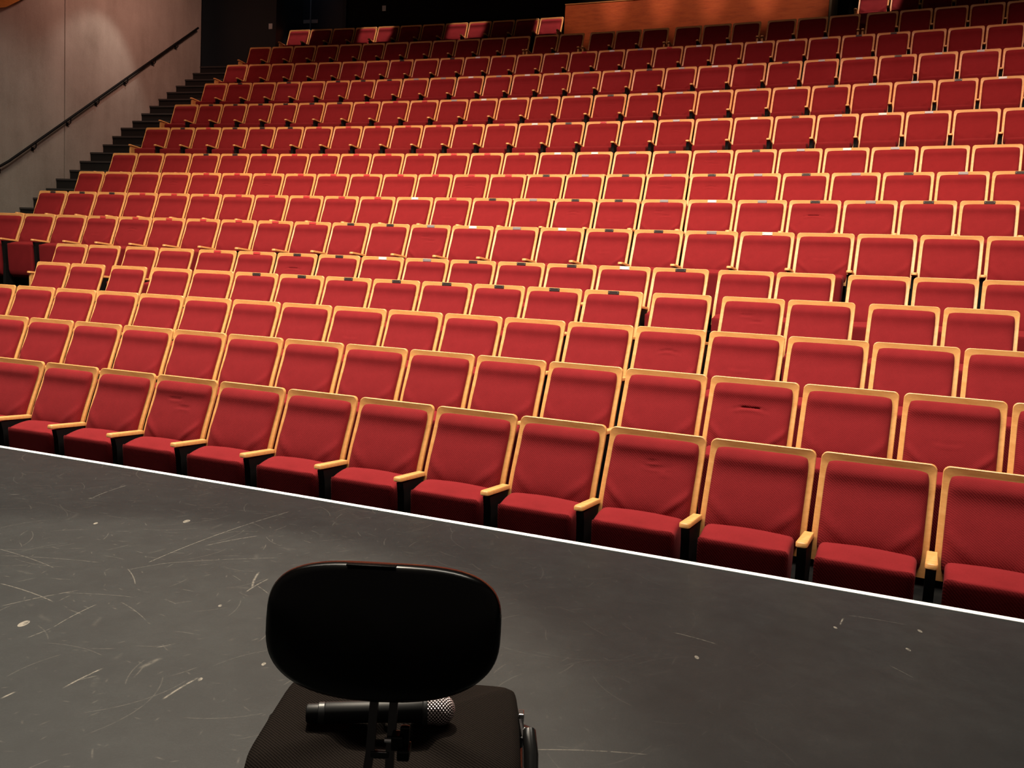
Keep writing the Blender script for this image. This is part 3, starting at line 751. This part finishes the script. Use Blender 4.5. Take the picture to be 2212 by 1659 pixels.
ORD = ['', 'first', 'second', 'third', 'fourth', 'fifth', 'sixth', 'seventh', 'eighth', 'ninth', 'tenth', 'eleventh', 'twelfth', 'thirteenth', 'fourteenth', 'fifteenth', 'sixteenth', 'seventeenth', 'eighteenth', 'nineteenth', 'twentieth', 'twenty-first', 'twenty-second', 'twenty-third', 'twenty-fourth', 'twenty-fifth', 'twenty-sixth', 'twenty-seventh', 'twenty-eighth']
PL = {'d': 'dark', 'r': 'red', 's': 'silver', 'w': 'white', '-': None}
PLATES = {1: '', 2: '', 3: '', 4: '-----dddddddd', 5: '----rrddwsdddwd', 6: '---rrrrrrrddswswddsw', 7: 'dddrrrrrrrrwrdsddswsdsdd', 8: '----rrrrrrrrrrdsdsdsdsdsd',
          9: '---ddrrrrrrrrrwwsdsdsws', 10: '-drdddrrrrrrrwdrwsswdsws', 11: '-ddddddrrrswwswdwswswdssdw', 12: '-d-d-dddsswswwswdswsdssdss', 13: '-------d-dws-wrwsrwwwwsdd', 14: '', 15: ''}
CR = {1: {3: 'two', 9: 'scuff'}, 2: {12: 'deep', 14: 'low'}, 3: {13: 'one', 14: 'low', 8: 'low'}, 4: {8: 'low', 14: 'two'}, 5: {6: 'deep', 9: 'low', 10: 'low'},
      6: {3: 'low', 4: 'one', 12: 'two', 16: 'low', 20: 'low'}, 7: {12: 'low', 15: 'one', 16: 'low', 17: 'two', 20: 'deep'}, 8: {3: 'one', 5: 'low', 6: 'one', 12: 'one', 17: 'two', 18: 'one'},
      9: {9: 'low', 14: 'low', 18: 'two'}, 10: {6: 'low', 17: 'one'}, 11: {15: 'one', 17: 'low'}, 12: {12: 'two', 15: 'low', 17: 'low'}, 13: {}, 14: {}, 15: {}}


def seat_parts(root, k, crease, plate, left_end, right_end, link):
    """link(name, key, parent) creates one part"""
    b = link('backrest', 'backrest', root)
    link('backrest_cushion', 'cushion_' + crease, b)
    if plate: link('nameplate', 'plate_' + plate, b)
    link('seat_cushion', 'seat_cushion', root)
    link('armrest', 'armrest', root)
    link('armrest_post' if not right_end else 'side_panel', 'armrest_post' if not right_end else 'side_panel_right', root)
    if left_end:
        link('armrest', 'armrest_left', root); link('side_panel', 'side_panel', root)


stuff_items = []
BUILT = 0
for k in range(1, 16):
    idx = 0
    segs_ = SEATS[k]
    pl = PLATES[k]; crs = CR[k]
    total = sum(len(s[0]) for s in segs_)
    for (cs, l_end, r_end) in segs_:
        if k in (4, 5):                         # only the aisle end has a timber side panel
            l_end = 1 if idx == 0 else 0; r_end = 0
        for i, (s, wsc) in enumerate(cs):
            r = ROW_R[k - 1]; p = arc_pt(r, s, False, ROW_Z[k - 1] - D); rz = -s / r
            le = bool(l_end) and i == 0; re = bool(r_end) and i == len(cs) - 1
            pc = PL[pl[idx]] if idx < len(pl) else None
            cz = crs.get(idx, 'plain')
            if k == 15 or (k == 14 and idx < total - 9):
                stuff_items.append((p, rz, cz, le, re, wsc))
            else:
                root = bpy.data.objects.new('theatre_seat', None); col.objects.link(root)
                root.empty_display_size = 0.1; root.location = p; root.rotation_euler.z = rz; root.scale.x = wsc
                seat_parts(root, k, cz, pc, le, re, lambda nm, key, pa: part(nm, ME[key], pa))
                look = 'red tip-up seat' if cz == 'plain' else 'creased red tip-up seat'
                rn = 'front row' if k == 1 else ORD[k] + ' row from the stage'
                plw = '' if not pc else {'dark': ', dark nameplate', 'red': ', red nameplate', 'silver': ', silver nameplate', 'white': ', white nameplate'}[pc]
                root['label'] = f"{look}{plw}, {ORD[idx + 1]} from left, {rn}"
                root['category'] = 'theatre seat'
                root['group'] = 'red tip-up seats in the ' + rn
                BUILT += 1
            idx += 1
print('seats built', BUILT, 'rest', len(stuff_items))

# the seats past the three hundred that show largest: one object
bm = bmesh.new(); mats_ = ['wood', 'fabric', 'black_metal']
MI = {'backrest': 0, 'cushion_plain': 1, 'seat_cushion': 1, 'armrest': 0, 'armrest_left': 0, 'armrest_post': 2, 'side_panel': 0, 'side_panel_right': 0}
for (p, rz, cz, le, re, wsc) in stuff_items:
    X_ = Matrix.Translation(p) @ Matrix.Rotation(rz, 4, 'Z') @ Matrix.Diagonal((wsc, 1, 1, 1))
    keys = ['backrest', 'cushion_plain', 'seat_cushion', 'armrest', 'side_panel_right' if re else 'armrest_post'] + (['armrest_left', 'side_panel'] if le else [])
    for key in keys:
        n0 = len(bm.verts); f0_ = len(bm.faces)
        bm.from_mesh(ME[key]); bm.verts.ensure_lookup_table(); bm.faces.ensure_lookup_table()
        for v in bm.verts[n0:]: v.co = X_ @ v.co
        for f in bm.faces[f0_:]: f.material_index = MI[key]
me = bpy.data.meshes.new('theatre_seats'); bm.to_mesh(me); bm.free()
for mm in mats_: me.materials.append(M[mm])
o = bpy.data.objects.new('theatre_seats', me); col.objects.link(o)
o['kind'] = 'stuff'
tag(o, 'dim red tip-up seats filling the top back row and most of the row before it', 'theatre seats', 'red tip-up seats in the back rows')

# ---------------------------------------------------------------- stage chair
chair = bpy.data.objects.new('stage_chair', None); col.objects.link(chair)
chair.location = (-0.168, 1.42, ZS)
tag(chair, 'black orchestra chair with rounded backrest seen from behind on the stage', 'chair')
CH = chair.location.copy()


def cpart(name, bm, mt, smooth=True, deg=40, parent=None):
    for v in bm.verts: v.co -= CH
    me = obj_mesh(name, bm, mt, smooth, deg)
    o = bpy.data.objects.new(name, me); col.objects.link(o); o.parent = parent or chair
    return o


def sup(t_, n): c, s = math.cos(t_), math.sin(t_); return math.copysign(abs(c) ** (2 / n), c), math.copysign(abs(s) ** (2 / n), s)


# backrest: superellipse shell, slightly dished towards the sitter, rim rolled
bm = bmesh.new(); N = 72
hx, hz, zc0, y0 = 0.1765, 0.092, 1.040, 1.235
rings = []
spec = [(0.0, 0.000), (0.35, 0.0), (0.7, 0.0), (0.92, 0.001), (0.985, 0.005), (1.0, 0.012), (1.0, 0.020), (0.985, 0.028), (0.93, 0.034), (0.7, 0.038), (0.3, 0.04)]
def back_y(x, z): return 0.9 * x * x + 0.55 * (z + 0.03) ** 2 + 0.10 * z
for (sc, dy) in spec[1:]:
    rg = []
    for i in range(N):
        cx_, cz_ = sup(2 * PI * i / N, 3.2)
        x = hx * sc * cx_; z = hz * sc * cz_
        z += -0.010 * (1 - cx_ * cx_) * (cz_ < 0) * sc + 0.004 * (1 - cx_ * cx_) * (cz_ > 0) * sc
        x *= 1.0 + 0.0 * cz_
        rg.append(bm.verts.new((-0.1725 + x, y0 + dy + back_y(x, z), zc0 + z)))
    rings.append(rg)
for a, b in zip(rings, rings[1:]):
    for k in range(N): bm.faces.new((a[k], a[(k + 1) % N], b[(k + 1) % N], b[k]))
c0 = bm.verts.new((-0.168, y0, zc0)); c1 = bm.verts.new((-0.168, y0 + 0.04, zc0))
for k in range(N):
    bm.faces.new((c0, rings[0][(k + 1) % N], rings[0][k])); bm.faces.new((c1, rings[-1][k], rings[-1][(k + 1) % N]))
bmesh.ops.recalc_face_normals(bm, faces=bm.faces)
back = cpart('backrest', bm, 'chair_plastic', True, 60)
bm = bmesh.new()                                 # seam clip on the top rim
add_box(bm, -0.228, -0.155, y0 + 0.018, y0 + 0.036, 1.1345, 1.1375, 0.001)
cpart('rim_clip', bm, 'chair_plastic', True, 40, back)

# seat pad
bm = bmesh.new()
def seat_half(y):  # half width along depth
    f = (y - 1.20) / 0.45
    return 0.222 - 0.008 * f
levels = [(0.752, 0.02), (0.756, 0.004), (0.780, 0.0), (0.800, 0.004), (0.810, 0.018), (0.812, 0.05), (0.810, 0.12), (0.808, 0.20)]
NS = 64; rings = []
for z, ins in levels:
    rg = []
    for i in range(NS):
        cx_, cy_ = sup(2 * PI * i / NS, 6.0)
        yc_, hy = 1.444, 0.203
        y = yc_ + (hy - ins) * cy_
        x = -0.170 + (seat_half(y) - ins) * cx_
        zz = z - (0.018 * max(0, cy_ - 0.75) / 0.25 if z > 0.78 else 0) - (0.022 * (max(0, -cy_ - 0.72) / 0.28) ** 2 if z > 0.78 else 0)
        rg.append(bm.verts.new((x, y, zz)))
    rings.append(rg)
for a, b in zip(rings, rings[1:]):
    for k in range(NS): bm.faces.new((a[k], a[(k + 1) % NS], b[(k + 1) % NS], b[k]))
bm.faces.new(rings[-1]); bm.faces.new(list(reversed(rings[0])))
bmesh.ops.recalc_face_normals(bm, faces=bm.faces)
cpart('seat', bm, 'twill', True, 60)
bm = bmesh.new()
add_box(bm, -0.36, 0.02, 1.23, 1.62, 0.742, 0.752, 0.003)
cpart('seat_board', bm, 'chair_plastic')

# backrest support: two flat bars joined by a cross plate, rising behind the seat
for sx in (-0.177, -0.148):
    bm = bmesh.new()
    pts_ = [(sx + (0.007 if sx > -0.16 else -0.010), 1.225, 0.72), (sx + (0.003 if sx > -0.16 else -0.006), 1.200, 0.80), (sx, 1.222, 0.87), (sx, 1.245, 0.94), (sx, 1.262, 1.02)]
    prev = None
    for (x, y, z) in pts_:
        q = [bm.verts.new((x - 0.0062, y - 0.004, z)), bm.verts.new((x + 0.0062, y - 0.004, z)), bm.verts.new((x + 0.0062, y + 0.006, z)), bm.verts.new((x - 0.0062, y + 0.006, z))]
        if prev:
            for k in range(4): bm.faces.new((prev[k], prev[(k + 1) % 4], q[(k + 1) % 4], q[k]))
        else: bm.faces.new(list(reversed(q)))
        prev = q
    bm.faces.new(prev)
    bmesh.ops.recalc_face_normals(bm, faces=bm.faces)
    cpart('backrest_bar', bm, 'chair_metal', False)
bm = bmesh.new(); add_box(bm, -0.176, -0.149, 1.216, 1.224, 0.862, 0.872, 0.001)
cpart('cross_plate', bm, 'chair_metal', False)
bm = bmesh.new()
add_box(bm, -0.146, -0.128, 1.206, 1.228, 0.880, 0.902, 0.003); add_box(bm, -0.136, -0.118, 1.200, 1.232, 0.868, 0.884, 0.003)
add_box(bm, -0.134, -0.120, 1.212, 1.222, 0.884, 0.914, 0.003)
cpart('adjusting_knob', bm, 'chair_plastic', False)
bm = bmesh.new(); add_tube(bm, [(-0.146, 1.217, 0.891), (-0.156, 1.217, 0.891)], 0.004, 8)
cpart('bolt', bm, 'chrome')

# frame: side tubes under the seat running into legs
for sx, s in ((0.068, 1), (-0.386, -1)):
    bm = bmesh.new()
    add_tube(bm, [(sx - 0.028 * s, 1.50, 0.735), (sx - 0.014 * s, 1.50, 0.772), (sx - 0.004 * s, 1.475, 0.780), (sx, 1.44, 0.760), (sx + 0.002 * s, 1.36, 0.66), (sx + 0.012 * s, 1.22, ZS + 0.01), (sx + 0.013 * s, 1.215, ZS)], 0.0125, 12)
    cpart('leg', bm, 'chair_metal')
    bm = bmesh.new()
    add_tube(bm, [(sx - 0.028 * s, 1.52, 0.735), (sx - 0.012 * s, 1.54, 0.70), (sx + 0.004 * s, 1.62, ZS + 0.01), (sx + 0.004 * s, 1.622, ZS)], 0.0125, 12)
    cpart('leg', bm, 'chair_metal')
    bm = bmesh.new()
    add_box(bm, sx - 0.020 - 0.004, sx - 0.020 + 0.006, 1.49, 1.51, 0.79, 0.806, 0.002) if s > 0 else add_box(bm, sx + 0.016, sx + 0.026, 1.49, 1.51, 0.79, 0.806, 0.002)
    add_tube(bm, [(sx - 0.022 * s, 1.500, 0.800), (sx - 0.014 * s, 1.47, 0.775)], 0.005, 8)
    cpart('bracket', bm, 'chrome', False)
    bm = bmesh.new(); add_tube(bm, [(sx - 0.030 * s, 1.40, 0.760), (sx - 0.020 * s, 1.40, 0.760)], 0.007, 10)
    cpart('bolt', bm, 'chrome')
bm = bmesh.new()
add_tube(bm, [(-0.385, 1.50, 0.735), (0.045, 1.50, 0.735)], 0.0115, 10)
add_tube(bm, [(-0.385, 1.30, 0.735), (0.045, 1.30, 0.735)], 0.0115, 10)
for sx in (-0.385, 0.045): add_tube(bm, [(sx, 1.52, 0.735), (sx, 1.28, 0.735)], 0.0115, 10)
add_box(bm, -0.21, -0.13, 1.225, 1.31, 0.72, 0.735)
cpart('seat_frame', bm, 'chair_metal')

# ---------------------------------------------------------------- microphone lying on the seat
mic = bpy.data.objects.new('microphone', None); col.objects.link(mic)
P0_ = Vector((-0.312, 1.402, 0.812 + 0.0185)); P1_ = Vector((-0.066, 1.432, 0.812 + 0.0255))
mic.location = P0_; mic.rotation_euler = (P1_ - P0_).to_track_quat('X', 'Z').to_euler()
tag(mic, 'black handheld microphone with silver mesh head lying on the chair seat', 'microphone')


def lathe(bm, prof, n=28):
    rings = [[bm.verts.new((x, r * math.cos(2 * PI * k / n), r * math.sin(2 * PI * k / n))) for k in range(n)] for x, r in prof]
    for a, b in zip(rings, rings[1:]):
        for k in range(n): bm.faces.new((a[k], a[(k + 1) % n], b[(k + 1) % n], b[k]))
    bm.faces.new(rings[0]); bm.faces.new(list(reversed(rings[-1])))
    bmesh.ops.recalc_face_normals(bm, faces=bm.faces)


def mpart(name, prof, mt):
    bm = bmesh.new(); lathe(bm, prof)
    o = bpy.data.objects.new(name, obj_mesh(name, bm, mt, True, 35)); col.objects.link(o); o.parent = mic
mpart('end_cap', [(0.0, 0.0125), (0.0015, 0.0150), (0.004, 0.0158), (0.020, 0.0158), (0.020, 0.0145)], 'mic_body')
mpart('ring', [(0.020, 0.0165), (0.021, 0.0178), (0.030, 0.0178), (0.031, 0.0170)], 'mic_ring')
mpart('handle', [(0.031, 0.0170), (0.033, 0.0178), (0.10, 0.0178), (0.175, 0.0200), (0.192, 0.0225), (0.192, 0.021)], 'mic_body')
mpart('collar', [(0.192, 0.0225), (0.194, 0.0245), (0.199, 0.0245), (0.201, 0.0230)], 'mic_ring')
mpart('grille', [(0.201, 0.0232)] + [(0.2225 + 0.0255 * math.sin(-0.95 + (PI / 2 + 0.95) * i / 14), max(0.001, 0.0255 * math.cos(-0.95 + (PI / 2 + 0.95) * i / 14)) * (1.0)) for i in range(3, 15)], 'mic_mesh')
